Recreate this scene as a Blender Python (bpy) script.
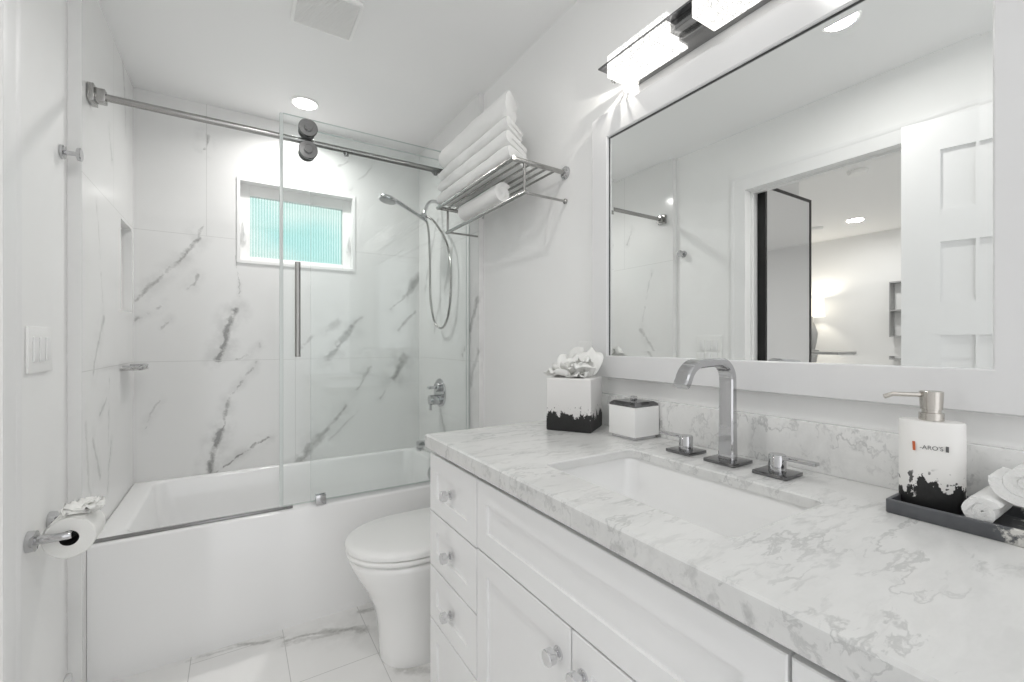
import bpy, bmesh, math, random
from mathutils import Vector, Matrix, noise as mnoise
PI = math.pi
random.seed(7)
for o in list(bpy.data.objects): bpy.data.objects.remove(o)
scene = bpy.context.scene
C = scene.collection

# ------------------------------------------------------------------ camera, world, exposure
cd = bpy.data.cameras.new('camera'); cam = bpy.data.objects.new('camera', cd); C.objects.link(cam)
cam.location = (0, 0, 1.164); cam.rotation_euler = (PI/2, 0, -math.radians(32.0))
cd.sensor_width = 36; cd.lens = 441.86/1024*36; cd.shift_y = 0.0012; cd.clip_start = 0.01
scene.camera = cam
vs = scene.view_settings
vs.view_transform = 'Standard'; vs.look = 'None'; vs.gamma = 1.0; vs.use_curve_mapping = False
vs.exposure = 0.66
w = bpy.data.worlds.new('daylight'); scene.world = w; w.use_nodes = True
bg = w.node_tree.nodes['Background']; bg.inputs[0].default_value = (0.975, 0.985, 1.0, 1); bg.inputs[1].default_value = 0.92
LIGHT = dict(tub=3.8, bath=2.7, bed=5.8, vanity=20.0)
scene.cycles.max_bounces = 16; scene.cycles.diffuse_bounces = 10; scene.cycles.glossy_bounces = 8; scene.cycles.transparent_max_bounces = 16

def area_lamp(name, loc, size, power, parent=None, color=(1, .985, .96), spread=math.radians(175)):
    l = bpy.data.lights.new(name, 'AREA'); l.shape = 'DISK'; l.size = size; l.energy = power; l.color = color; l.spread = spread
    o = bpy.data.objects.new(name, l); C.objects.link(o)
    if parent: o.parent = parent; o.location = Vector(loc) - parent.location
    else: o.location = loc
    return o

# ------------------------------------------------------------------ room dimensions (metres)
XL, XR = -0.46, 1.056          # painted side walls
TL, TR = -0.425, 1.030         # tiled faces beside the tub
YB, YN = 2.81, -0.95           # back (tile) wall, wall behind the camera
YT = 1.96                      # where the tile starts
ZC = 2.41
XM = 1.043                     # mirror plane
XB = -4.05                     # far bedroom wall
CT = 0.89                      # counter top

# ------------------------------------------------------------------ node helpers
def new_mat(name):
    m = bpy.data.materials.new(name); m.use_nodes = True
    nt = m.node_tree; nt.nodes.clear()
    out = nt.nodes.new('ShaderNodeOutputMaterial')
    return m, nt, out
def N(nt, t, **kw):
    n = nt.nodes.new(t)
    for k, v in kw.items(): setattr(n, k, v)
    return n
def setin(nt, n, i, v):
    if hasattr(v, 'is_output'): nt.links.new(v, n.inputs[i])
    else: n.inputs[i].default_value = v
def math_(nt, op, a, b=0.0, c=None, clamp=False):
    n = N(nt, 'ShaderNodeMath', operation=op, use_clamp=clamp); setin(nt, n, 0, a); setin(nt, n, 1, b)
    if c is not None: setin(nt, n, 2, c)
    return n.outputs[0]
def vmath(nt, op, a, b=None, scale=None):
    n = N(nt, 'ShaderNodeVectorMath', operation=op); setin(nt, n, 0, a)
    if b is not None: setin(nt, n, 1, b)
    if scale is not None: setin(nt, n, 3, scale)
    return n.outputs['Value'] if op in ('DOT_PRODUCT', 'DISTANCE', 'LENGTH') else n.outputs[0]
def noise_(nt, vec, scale, detail=3, rough=.55, out='Fac', dist=0.0):
    n = N(nt, 'ShaderNodeTexNoise'); setin(nt, n, 'Vector', vec)
    n.inputs['Scale'].default_value = scale; n.inputs['Detail'].default_value = detail
    n.inputs['Roughness'].default_value = rough; n.inputs['Distortion'].default_value = dist
    return n.outputs[out]
def maprange(nt, v, a, b, c=0.0, d=1.0, smooth=True):
    n = N(nt, 'ShaderNodeMapRange'); n.interpolation_type = 'SMOOTHSTEP' if smooth else 'LINEAR'
    for i, x in enumerate((v, a, b, c, d)): setin(nt, n, i, x)
    return n.outputs[0]
def mix(nt, f, a, b):
    n = N(nt, 'ShaderNodeMix', data_type='RGBA'); setin(nt, n, 0, f); setin(nt, n, 6, a); setin(nt, n, 7, b)
    return n.outputs[2]
def rgba(c): return (c[0], c[1], c[2], 1)
def principled(nt, out, color, rough=.5, metal=0.0, coat=0.0, spec=.5, bump=None, bstr=.1, bdist=.01, sheen=0.0, sss=0.0):
    p = N(nt, 'ShaderNodeBsdfPrincipled'); setin(nt, p, 'Base Color', color if hasattr(color, 'is_output') else rgba(color))
    setin(nt, p, 'Roughness', rough); p.inputs['Metallic'].default_value = metal
    p.inputs['Coat Weight'].default_value = coat; p.inputs['Coat Roughness'].default_value = .05
    p.inputs['Specular IOR Level'].default_value = spec
    p.inputs['Sheen Weight'].default_value = sheen
    if bump is not None:
        b = N(nt, 'ShaderNodeBump'); b.inputs['Strength'].default_value = bstr; b.inputs['Distance'].default_value = bdist
        setin(nt, b, 'Height', bump); nt.links.new(b.outputs[0], p.inputs['Normal'])
    nt.links.new(p.outputs[0], out.inputs[0])
    return p
def coords(nt): return N(nt, 'ShaderNodeTexCoord').outputs['Object']

def plain(name, color, rough=.5, metal=0.0, coat=0.0, nscale=40, bstr=.03, var=.02, spec=.5, bdist=.002, sheen=0.0):
    m, nt, out = new_mat(name); co = coords(nt)
    n = noise_(nt, co, nscale, 3)
    c2 = tuple(max(0, x*(1-var)) for x in color)
    col = mix(nt, n, rgba(c2), rgba(color))
    principled(nt, out, col, rough, metal, coat, spec, n if bstr else None, bstr, bdist, sheen)
    return m
def emit(name, color, strength):
    m, nt, out = new_mat(name)
    e = N(nt, 'ShaderNodeEmission'); e.inputs[0].default_value = rgba(color); e.inputs[1].default_value = strength
    nt.links.new(e.outputs[0], out.inputs[0]); return m
def seg_dist(nt, p, a, b):
    a = Vector(a); b = Vector(b); ba = b - a; L2 = max(ba.length_squared, 1e-8)
    pa = vmath(nt, 'SUBTRACT', p, tuple(a))
    t = math_(nt, 'MAXIMUM', math_(nt, 'MINIMUM', vmath(nt, 'DOT_PRODUCT', pa, tuple(ba/L2)), 1.0), 0.0)
    return vmath(nt, 'DISTANCE', pa, vmath(nt, 'SCALE', tuple(ba), scale=t))
def marble_tile(name, veins, seams, base=(.79, .79, .785), rough=.12, vein=(.30, .30, .295), pert=.045, cloud=.05, seamcol=(.62, .62, .61)):
    """polished tile: hand laid veins (a, b, width, strength) with ragged edges, plus straight seams"""
    m, nt, out = new_mat(name); co = coords(nt)
    n1 = vmath(nt, 'SUBTRACT', noise_(nt, co, 7, 4, .6, 'Color'), (.5, .5, .5))
    n2 = vmath(nt, 'SUBTRACT', noise_(nt, co, 38, 3, .65, 'Color'), (.5, .5, .5))
    p = vmath(nt, 'ADD', vmath(nt, 'ADD', co, vmath(nt, 'SCALE', n1, scale=pert*1.6)), vmath(nt, 'SCALE', n2, scale=.018))
    nw = maprange(nt, noise_(nt, co, 14, 4, .65), .25, .7, .45, 1.35)
    core = None; halo = None
    for a, b, wd, st in veins:
        wd *= 1.3
        d = seg_dist(nt, p, a, b)
        k = math_(nt, 'MULTIPLY', maprange(nt, math_(nt, 'DIVIDE', d, nw), wd*.15, wd, 1.0, 0.0), st)
        h_ = math_(nt, 'MULTIPLY', maprange(nt, d, 0.0, wd*5, 1.0, 0.0), st*.34)
        core = k if core is None else math_(nt, 'MAXIMUM', core, k)
        halo = h_ if halo is None else math_(nt, 'MAXIMUM', halo, h_)
    streak = maprange(nt, noise_(nt, co, 70, 4, .7), .3, .7, .6, 1.0)
    v = math_(nt, 'MINIMUM', math_(nt, 'ADD', math_(nt, 'MULTIPLY', core, streak), math_(nt, 'MULTIPLY', halo, maprange(nt, noise_(nt, co, 12, 4), .35, .65))), 1.0)
    cl = math_(nt, 'MULTIPLY', maprange(nt, noise_(nt, co, 2.2, 5, .6), .45, .75), cloud)
    col = mix(nt, math_(nt, 'MAXIMUM', v, cl), rgba(base), rgba(vein))
    s = None
    for a, b in seams:
        k = maprange(nt, seg_dist(nt, co, a, b), .0008, .0016, 1.0, 0.0)
        s = k if s is None else math_(nt, 'MAXIMUM', s, k)
    if s is not None: col = mix(nt, s, col, rgba(seamcol))
    principled(nt, out, col, rough, spec=.5)
    return m
def carrara(name, base=(.74, .74, .73), seed=0.0, rough=.16):
    m, nt, out = new_mat(name); co = vmath(nt, 'ADD', coords(nt), (seed, seed*2, seed))
    def mapped(rot, sc):
        mp = N(nt, 'ShaderNodeMapping'); nt.links.new(co, mp.inputs[0])
        mp.inputs['Rotation'].default_value = rot; mp.inputs['Scale'].default_value = sc
        v = mp.outputs[0]
        return vmath(nt, 'ADD', v, vmath(nt, 'SCALE', vmath(nt, 'SUBTRACT', noise_(nt, v, 5, 4, .6, 'Color'), (.5, .5, .5)), scale=.26))
    w1 = mapped((.25, .2, -1.0), (.9, 2.6, 1.8)); w2 = mapped((.3, .1, -1.35), (1.0, 3.4, 2.6))
    r1 = math_(nt, 'ABSOLUTE', math_(nt, 'SUBTRACT', noise_(nt, w1, 4.0, 7, .6), .5))
    gate = maprange(nt, noise_(nt, w1, 3.4, 3), .38, .58)
    a = math_(nt, 'MULTIPLY', maprange(nt, r1, 0.0, .030, .46, 0.0), gate)
    b = maprange(nt, noise_(nt, w2, 11, 6, .62), .50, .72, 0.0, .50)
    gate2 = maprange(nt, noise_(nt, w2, 2.6, 3), .40, .60, .25, 1.0)
    cl = maprange(nt, noise_(nt, w1, 3.2, 6, .65), .42, .72, 0.0, .20)
    col = mix(nt, math_(nt, 'MAXIMUM', math_(nt, 'MAXIMUM', a, math_(nt, 'MULTIPLY', b, gate2)), cl), rgba(base), (.30, .305, .305, 1))
    principled(nt, out, col, rough)
    return m
def clear_glass(name, tint=(1, 1, 1), edge=False):
    m, nt, out = new_mat(name)
    tr = N(nt, 'ShaderNodeBsdfTransparent'); tr.inputs[0].default_value = rgba(tint)
    gl = N(nt, 'ShaderNodeBsdfGlossy'); gl.inputs['Roughness'].default_value = .02
    fr = N(nt, 'ShaderNodeFresnel'); fr.inputs[0].default_value = 1.45
    mx = N(nt, 'ShaderNodeMixShader')
    nt.links.new(math_(nt, 'MULTIPLY', fr.outputs[0], .8), mx.inputs[0]); nt.links.new(tr.outputs[0], mx.inputs[1]); nt.links.new(gl.outputs[0], mx.inputs[2])
    nt.links.new(mx.outputs[0], out.inputs[0]); return m
def terry(name, color=(.84, .84, .83)):
    m, nt, out = new_mat(name); co = coords(nt)
    n = noise_(nt, co, 420, 2, .7); n2 = noise_(nt, co, 60, 4, .6)
    h = math_(nt, 'ADD', n, math_(nt, 'MULTIPLY', n2, .6))
    principled(nt, out, mix(nt, n2, rgba(tuple(x*.96 for x in color)), rgba(color)), .95, spec=.1, bump=h, bstr=.55, bdist=.004, sheen=.3)
    return m
def dipped(name, white, dark, z0, amp, freq, axis=None):
    """white ceramic whose foot is dark with a ragged flame edge and specks"""
    m, nt, out = new_mat(name); co = coords(nt)
    mp = N(nt, 'ShaderNodeMapping'); nt.links.new(co, mp.inputs[0]); mp.inputs['Scale'].default_value = (1, 1, .35)
    n = noise_(nt, mp.outputs[0], freq, 4, .65); n2 = noise_(nt, co, freq*5, 3, .7); n3 = noise_(nt, co, freq*3.2, 2, .5)
    z = N(nt, 'ShaderNodeSeparateXYZ'); nt.links.new(co, z.inputs[0])
    lvl = math_(nt, 'ADD', z.outputs[2], math_(nt, 'ADD', math_(nt, 'MULTIPLY', math_(nt, 'SUBTRACT', n, .5), amp), math_(nt, 'MULTIPLY', math_(nt, 'SUBTRACT', n2, .5), amp*.25)))
    f = maprange(nt, lvl, z0-.0015, z0+.0015, 1.0, 0.0)
    speck = math_(nt, 'MULTIPLY', maprange(nt, n3, .64, .68), math_(nt, 'MULTIPLY', maprange(nt, z.outputs[2], z0+.02, z0+.035, 1.0, 0.0), .9))
    f = math_(nt, 'MAXIMUM', f, speck)
    dk = mix(nt, n2, rgba(dark), rgba(tuple(x*2.2+.01 for x in dark)))
    principled(nt, out, mix(nt, f, rgba(white), dk), math_(nt, 'ADD', math_(nt, 'MULTIPLY', f, .3), .3))
    return m

# ------------------------------------------------------------------ materials
M = {}
M['wall'] = plain('wall_paint', (.88, .88, .875), .55, nscale=180, bstr=.04, var=.01)
M['ceil'] = plain('ceiling_paint', (.88, .88, .88), .7, nscale=200, bstr=.05, var=.01)
M['trim'] = plain('trim_paint', (.85, .85, .85), .42, nscale=60, bstr=.02, var=.01)
M['cab'] = plain('cabinet_lacquer', (.87, .87, .87), .28, nscale=50, bstr=.015, var=.01)
M['gap'] = plain('cabinet_shadow_gap', (.42, .42, .42), .6)
M['acryl'] = plain('white_acrylic', (.86, .86, .86), .12, coat=.3, nscale=20, bstr=0, var=.005)
M['porc'] = plain('glazed_porcelain', (.88, .88, .875), .07, coat=.5, nscale=20, bstr=0, var=.005)
M['chrome'] = plain('chrome', (.56, .56, .57), .07, 1.0, nscale=30, bstr=0, var=.03)
M['steel'] = plain('brushed_steel', (.42, .415, .405), .2, 1.0, nscale=120, bstr=.02, var=.1)
M['nickel'] = plain('brushed_nickel', (.60, .57, .53), .25, 1.0, nscale=150, bstr=.03, var=.1)
M['satin'] = plain('satin_chrome', (.30, .30, .30), .2, 1.0, nscale=90, bstr=0, var=.08)
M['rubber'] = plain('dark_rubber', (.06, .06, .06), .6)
M['white'] = plain('white_plastic', (.88, .88, .87), .35, nscale=30, bstr=0, var=.01)
M['knob'] = plain('knob_chrome', (.76, .76, .77), .06, 1.0, nscale=30, bstr=0, var=.03)
M['dchrome'] = plain('dark_chrome', (.22, .22, .225), .06, 1.0, nscale=30, bstr=0, var=.15)
M['black'] = plain('black_metal', (.008, .008, .008), .4, nscale=60, bstr=0)
M['mirror'] = plain('mirror_silver', (.91, .925, .915), .0, 1.0, nscale=5, bstr=0, var=.002)
M['glass'] = clear_glass('shower_glass', (.985, .995, .992))
M['gedge'] = plain('glass_edge', (.62, .69, .67), .15, nscale=30, bstr=0, var=.05)
M['paper'] = plain('tissue_paper', (.88, .88, .86), .9, nscale=300, bstr=.2, var=.03, spec=.1)
M['card'] = plain('dark_card_core', (.02, .02, .02), .9)
M['terry'] = terry('white_terry', (.90, .90, .89))
M['linen'] = plain('cream_shade', (.9, .8, .6), .8)
M['carrara'] = carrara('carrara_counter')
M['carrara2'] = carrara('carrara_splash', base=(.83, .83, .82), seed=3.1)
M['bedfloor'] = plain('bedroom_floor', (.84, .835, .825), .4, nscale=8, var=.2)
M['bedwall'] = plain('bedroom_paint', (.80, .80, .80), .6, nscale=160, bstr=.04, var=.01)
M['gray'] = plain('grey_lacquer', (.35, .35, .35), .3)
M['frame'] = plain('mirror_frame_lacquer', (.75, .75, .755), .12, coat=.4, nscale=40, bstr=0, var=.005)
M['lens'] = emit('lamp_lens', (1, .99, .97), 14.0)
M['shade'] = emit('lit_lamp_shade', (1, .92, .78), 1.3)
M['tray'] = dipped('smoky_resin', (.62, .61, .58), (.055, .058, .062), 5.0, .02, 20)
# tray: dark resin with a pale swirl at its near end
m, nt, out = new_mat('smoke_grey_resin'); co = coords(nt); sp = N(nt, 'ShaderNodeSeparateXYZ'); nt.links.new(co, sp.inputs[0])
k = math_(nt, 'ADD', sp.outputs[1], math_(nt, 'MULTIPLY', math_(nt, 'SUBTRACT', noise_(nt, co, 26, 5, .7), .5), .14))
pale = maprange(nt, k, .042, .054, 1.0, 0.0)
principled(nt, out, mix(nt, pale, mix(nt, noise_(nt, co, 30, 4), (.05, .053, .06, 1), (.14, .145, .155, 1)), (.66, .65, .62, 1)), .35); M['tray'] = m
# lit bubble crystal
m, nt, out = new_mat('lit_bubble_crystal'); co = coords(nt)
vo = N(nt, 'ShaderNodeTexVoronoi'); vo.inputs['Scale'].default_value = 170; nt.links.new(co, vo.inputs['Vector'])
e = N(nt, 'ShaderNodeEmission'); e.inputs[0].default_value = (1, .985, .95, 1)
spots = maprange(nt, vo.outputs['Distance'], .22, .75, .34, 1.0)
patch = maprange(nt, noise_(nt, co, 12, 3), .36, .50)
nt.links.new(math_(nt, 'MULTIPLY', math_(nt, 'ADD', math_(nt, 'MULTIPLY', math_(nt, 'SUBTRACT', spots, 1.0), patch), 1.0), LIGHT['vanity']/14), e.inputs[1])
gl = N(nt, 'ShaderNodeBsdfGlossy'); gl.inputs['Roughness'].default_value = .1
mx = N(nt, 'ShaderNodeMixShader'); mx.inputs[0].default_value = .08
nt.links.new(e.outputs[0], mx.inputs[1]); nt.links.new(gl.outputs[0], mx.inputs[2]); nt.links.new(mx.outputs[0], out.inputs[0]); M['crystal'] = m
# ribbed window glass
m, nt, out = new_mat('ribbed_glass'); co = coords(nt)
wv = N(nt, 'ShaderNodeTexWave'); wv.wave_type = 'BANDS'; wv.bands_direction = 'X'; wv.inputs['Scale'].default_value = 22
nt.links.new(co, wv.inputs['Vector'])
p = N(nt, 'ShaderNodeBsdfPrincipled'); nt.links.new(mix(nt, maprange(nt, wv.outputs[0], .2, .8), (.72, .86, .83, 1), (1, 1, 1, 1)), p.inputs['Base Color']); p.inputs['Roughness'].default_value = .18  # bright and dark of the ribs' lensing is put into the tint
p.inputs['Transmission Weight'].default_value = 1.0; p.inputs['IOR'].default_value = 1.25
b = N(nt, 'ShaderNodeBump'); b.inputs['Strength'].default_value = .7; b.inputs['Distance'].default_value = .006
nt.links.new(wv.outputs[0], b.inputs['Height']); nt.links.new(b.outputs[0], p.inputs['Normal']); nt.links.new(p.outputs[0], out.inputs[0]); M['ribbed'] = m
# outside boards
m, nt, out = new_mat('painted_boards'); co = coords(nt); sp = N(nt, 'ShaderNodeSeparateXYZ'); nt.links.new(co, sp.inputs[0])
fr = math_(nt, 'FRACT', math_(nt, 'MULTIPLY', sp.outputs[2], 4.0))
gapf = maprange(nt, fr, .93, .98)
principled(nt, out, mix(nt, gapf, mix(nt, maprange(nt, noise_(nt, co, 2.2, 3), .35, .65), (.42, .70, .68, 1), (.78, .84, .80, 1)), (.30, .58, .52, 1)), .7); M['boards'] = m

def P3(seg, plane, val):
    (a, b) = seg
    if plane == 'Y': return (a[0], val, a[1]), (b[0], val, b[1])
    if plane == 'X': return (val, a[0], a[1]), (val, b[0], b[1])
    return (a[0], a[1], val), (b[0], b[1], val)
BACK = [((0.003,1.629),(0.012,1.473),.004,.6),((0.012,1.473),(-0.004,1.332),.004,.6),((-0.004,1.332),(-0.08,1.07),.016,1),((-0.004,1.068),(0.113,1.143),.008,.7),
 ((0.099,1.055),(-0.031,0.854),.007,.6),((-0.031,0.854),(-0.063,0.697),.010,.8),((-0.063,0.697),(-0.128,0.484),.016,1),((-0.12,0.467),(0.162,0.634),.008,.9),
 ((0.465,1.07),(0.60,1.25),.022,.85),((0.60,1.25),(0.68,1.339),.007,.6),((0.298,0.463),(0.42,0.60),.026,.75),((0.42,0.60),(0.57,0.776),.013,.7),((0.57,0.776),(0.71,1.021),.010,.5),
 ((0.772,0.811),(0.85,0.93),.008,.5),((0.85,.93),(0.934,1.061),.028,.75),((0.849,1.377),(0.95,1.50),.008,.6),((.95,1.5),(1.036,1.603),.022,.75),((0.901,1.243),(0.995,1.363),.012,.6),
 ((0.448,1.236),(0.521,1.285),.03,.4),((-0.417,1.37),(-0.23,1.595),.011,.6),((-0.23,1.595),(-0.158,1.716),.013,.8),((-0.411,1.273),(-0.302,1.356),.007,.6),
 ((-0.213,1.437),(-0.158,1.508),.008,.6),((-0.137,2.169),(-0.124,2.245),.012,.8),((-0.18,1.677),(-0.146,1.775),.010,.5),((0.329,2.161),(0.432,2.123),.007,.55),
 ((0.51,2.21),(0.585,2.262),.008,.5),((0.59,2.092),(0.804,2.386),.006,.4),((0.308,1.119),(0.377,1.188),.012,.5),((-0.322,1.225),(-0.274,1.286),.006,.4),
 ((-0.381,0.73),(-0.322,0.874),.006,.4),((0.476,0.581),(0.65,0.745),.010,.35)]
LEFT = [((2.093,1.066),(2.245,1.263),.012,.45),((2.173,0.897),(2.307,0.965),.010,.4),((2.307,0.585),(2.356,0.771),.008,.55),((2.08,0.83),(2.187,0.656),.014,.4),
 ((2.146,1.677),(2.23,1.323),.006,.3),((2.34,2.009),(2.373,1.901),.008,.4),((2.578,2.417),(2.642,2.131),.01,.4),((2.31,.77),(2.33,1.02),.006,.4),((2.0,.9),(2.06,.62),.012,.3)]
RIGHT = [((2.383,1.467),(2.285,1.682),.025,.5),((2.06,1.227),(1.97,1.376),.02,.6),((2.155,1.095),(2.06,1.201),.012,.5),((2.535,1.238),(2.457,1.415),.02,.35),((2.457,0.76),(2.368,0.598),.02,.5),
 ((2.05,.95),(1.98,1.12),.02,.5),((2.7,1.5),(2.5,1.9),.02,.4)]
FLOOR = [((0.165,1.922),(0.306,1.905),.012,.75),((0.306,1.905),(0.45,1.832),.022,.75),((0.165,1.90),(0.45,1.85),.012,.5),((-0.053,2.02),(0.155,1.955),.012,.6),((-0.147,1.99),(0.06,1.985),.01,.4),
 ((0.50,1.55),(0.60,1.47),.02,.5),((0.458,1.965),(0.55,1.93),.014,.6),((-0.1,1.6),(0.1,1.45),.012,.3),((0.2,1.2),(0.4,1.0),.016,.5),((-.4,1.2),(-.2,.9),.016,.5)]
M['tile_back'] = marble_tile('marble_tile_back', [(*P3((a, b), 'Y', YB), wd, st) for a, b, wd, st in BACK],
    [((-.46, YB, 1.067), (1.06, YB, 1.067)), ((-.46, YB, 1.72), (1.06, YB, 1.72)), ((-.13, YB, 1.72), (-.13, YB, 2.41)), ((.29, YB, 1.067), (.29, YB, 1.72)), ((.29, YB, .4), (.29, YB, 1.067))])
M['tile_left'] = marble_tile('marble_tile_left', [(*P3((a, b), 'X', TL), wd, st) for a, b, wd, st in LEFT],
    [((TL, 1.9, 1.067), (TL, 2.9, 1.067)), ((TL, 1.9, 1.72), (TL, 2.9, 1.72)), ((TL, 2.4, 1.72), (TL, 2.4, 2.41))])
M['tile_right'] = marble_tile('marble_tile_right', [(*P3((a, b), 'X', TR), wd, st) for a, b, wd, st in RIGHT],
    [((TR, 1.9, 1.067), (TR, 2.9, 1.067)), ((TR, 1.9, 1.72), (TR, 2.9, 1.72))])
gx = [-.44, -.14, .16, .452, .752]
seams = [((x, -1, 0), (x, 2.1, 0)) for x in gx]
for i, x in enumerate(gx):
    y0 = 1.669 if i % 2 == 0 else 1.969
    for q in range(-5, 2):
        yy = y0 + .6*q
        if -1 < yy < 2.05: seams.append(((x, yy, 0), (x+.295, yy, 0)))
M['floor'] = marble_tile('marble_tile_floor', [(*P3((a, b), 'Z', 0), wd, st) for a, b, wd, st in FLOOR], seams, base=(.85, .845, .835), vein=(.36, .355, .34), rough=.14, seamcol=(.55, .55, .54))

# ------------------------------------------------------------------ mesh helpers
class MB:
    def __init__(s): s.bm = bmesh.new()
    def box(s, a, b, mi=0, rot=None, about=None):
        x0, y0, z0 = a; x1, y1, z1 = b
        P = [(x0,y0,z0),(x1,y0,z0),(x1,y1,z0),(x0,y1,z0),(x0,y0,z1),(x1,y0,z1),(x1,y1,z1),(x0,y1,z1)]
        vs_ = [s.bm.verts.new(p) for p in P]
        fs = []
        for f in ((0,3,2,1),(4,5,6,7),(0,1,5,4),(1,2,6,5),(2,3,7,6),(3,0,4,7)):
            F = s.bm.faces.new([vs_[i] for i in f]); F.material_index = mi; fs.append(F)
        if rot:
            bmesh.ops.rotate(s.bm, verts=vs_, cent=about or (0,0,0), matrix=Matrix.Rotation(rot, 3, 'Z'))
        return fs
    def loft(s, loops, cap0=True, cap1=True, closed=True, mi=0):
        rings = [[s.bm.verts.new(p) for p in L] for L in loops]
        n = len(rings[0])
        for a, b in zip(rings, rings[1:]):
            for i in range(n if closed else n-1):
                j = (i+1) % n
                f = s.bm.faces.new((a[i], a[j], b[j], b[i])); f.material_index = mi
        if cap0: s.bm.faces.new(list(reversed(rings[0]))).material_index = mi
        if cap1: s.bm.faces.new(rings[-1]).material_index = mi
        return rings
    def cyl(s, p0, p1, r0, r1=None, n=24, mi=0):
        p0 = Vector(p0); p1 = Vector(p1); r1 = r0 if r1 is None else r1
        d = (p1-p0).normalized(); u = d.orthogonal().normalized(); v = d.cross(u)
        L = [[p + (u*math.cos(2*PI*i/n) + v*math.sin(2*PI*i/n))*r for i in range(n)] for p, r in ((p0, r0), (p1, r1))]
        s.loft(L, mi=mi)
    def lathe(s, p0, axis, prof, n=32, mi=0):
        """prof: list of (distance along axis, radius)"""
        p0 = Vector(p0); d = Vector(axis).normalized(); u = d.orthogonal().normalized(); v = d.cross(u)
        s.loft([[p0 + d*h + (u*math.cos(2*PI*i/n) + v*math.sin(2*PI*i/n))*max(r, 1e-4) for i in range(n)] for h, r in prof], mi=mi)
    def tube(s, pts, r, n=12, mi=0, smooth=True):
        pts = [Vector(p) for p in pts]
        if smooth:
            q = []
            for i in range(len(pts)-1):
                a = pts[max(i-1, 0)]; b = pts[i]; c = pts[i+1]; d = pts[min(i+2, len(pts)-1)]
                for k in range(8):
                    t = k/8
                    q.append(.5*((2*b) + (c-a)*t + (2*a-5*b+4*c-d)*t*t + (3*b-a-3*c+d)*t**3))
            q.append(pts[-1]); pts = q
        T = (pts[1]-pts[0]).normalized(); u = T.orthogonal().normalized(); rings = []
        for i, p in enumerate(pts):
            t = (pts[min(i+1, len(pts)-1)] - pts[max(i-1, 0)]).normalized()
            u = (u - t*u.dot(t)).normalized(); v = t.cross(u)
            rr = r[i] if isinstance(r, (list, tuple)) else r
            rings.append([p + (u*math.cos(2*PI*k/n) + v*math.sin(2*PI*k/n))*rr for k in range(n)])
        s.loft(rings, mi=mi)
    def prism(s, prof, f, mi=0):
        """prof: list of 2-D points, f(p, k) -> 3-D point for k = 0, 1"""
        s.loft([[f(p, 0) for p in prof], [f(p, 1) for p in prof]], mi=mi)
    def bevel(s, wd, seg=2, ang=40):
        s.bm.normal_update()
        es = [e for e in s.bm.edges if len(e.link_faces) == 2 and e.calc_face_angle(0) > math.radians(ang)]
        bmesh.ops.bevel(s.bm, geom=es, offset=wd, segments=seg, profile=.6, affect='EDGES', clamp_overlap=True)
        return s
    def build(s, name, mat, parent=None, smooth=35):
        bmesh.ops.recalc_face_normals(s.bm, faces=s.bm.faces[:])
        me = bpy.data.meshes.new(name)
        if parent is not None:
            off = Vector((0, 0, 0)); q = parent
            while q is not None: off = off + q.location; q = q.parent
            bmesh.ops.translate(s.bm, verts=s.bm.verts[:], vec=-off)
        s.bm.to_mesh(me); s.bm.free()
        for mm in (mat if isinstance(mat, (list, tuple)) else [mat]): me.materials.append(mm)
        if smooth:
            for p in me.polygons: p.use_smooth = True
            me.set_sharp_from_angle(angle=math.radians(smooth))
        o = bpy.data.objects.new(name, me); C.objects.link(o)
        if parent is not None: o.parent = parent
        return o
def tag(o, label, cat, group=None):
    o['label'] = label; o['category'] = cat
    if group: o['group'] = group
    return o
def thing(name, loc, label, cat, group=None):
    o = bpy.data.objects.new(name, None); o.empty_display_size = .05; C.objects.link(o); o.location = loc
    return tag(o, label, cat, group)
def struct(o): o['kind'] = 'structure'; return o
def boxes(name, mat, L, bev=0.0, parent=None, smooth=35):
    m = MB()
    for a, b in L: m.box(a, b)
    if bev: m.bevel(bev)
    return m.build(name, mat, parent, smooth)
def rrect(x0, x1, y0, y1, r, z, n=6):
    P = []
    for cx, cy, a0 in ((x1-r, y1-r, 0), (x0+r, y1-r, PI/2), (x0+r, y0+r, PI), (x1-r, y0+r, 1.5*PI)):
        for i in range(n+1):
            a = a0 + PI/2*i/n; P.append((cx+r*math.cos(a), cy+r*math.sin(a), z))
    return P

# ------------------------------------------------------------------ the setting
struct(boxes('floor', M['floor'], [((XL-.0, YN, -.05), (XR+.1, YB, 0))]))
struct(boxes('ceiling', M['ceil'], [((XL-.12, YN-.1, ZC), (XR+.1, YB+.12, ZC+.06))]))
struct(boxes('wall_right', M['wall'], [((XR, YN, 0), (XR+.1, YB+.12, ZC))]))
DY0, DY1, DZ = 0.0, 1.478, 2.06          # doorway in the left wall
struct(boxes('wall_left', M['wall'], [((XL-.12, DY1+.012, 0), (XL, YB+.12, ZC)), ((XL-.12, YN, 0), (XL, DY0-.012, ZC)), ((XL-.12, DY0-.012, DZ+.012), (XL, DY1+.012, ZC))]))
# tiled wall faces beside the tub
NY0, NY1, NZ0, NZ1 = 2.535, 2.775, 1.305, 1.705     # recessed niche
TK = .03
struct(boxes('wall_left_tile', M['tile_left'], [((XL+.0005, YT, 0), (TL, NY0, ZC)), ((XL+.0005, NY1, 0), (TL, YB, ZC)), ((XL+.0005, NY0, 0), (TL, NY1, NZ0)), ((XL+.0005, NY0, NZ1), (TL, NY1, ZC))]))
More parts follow.
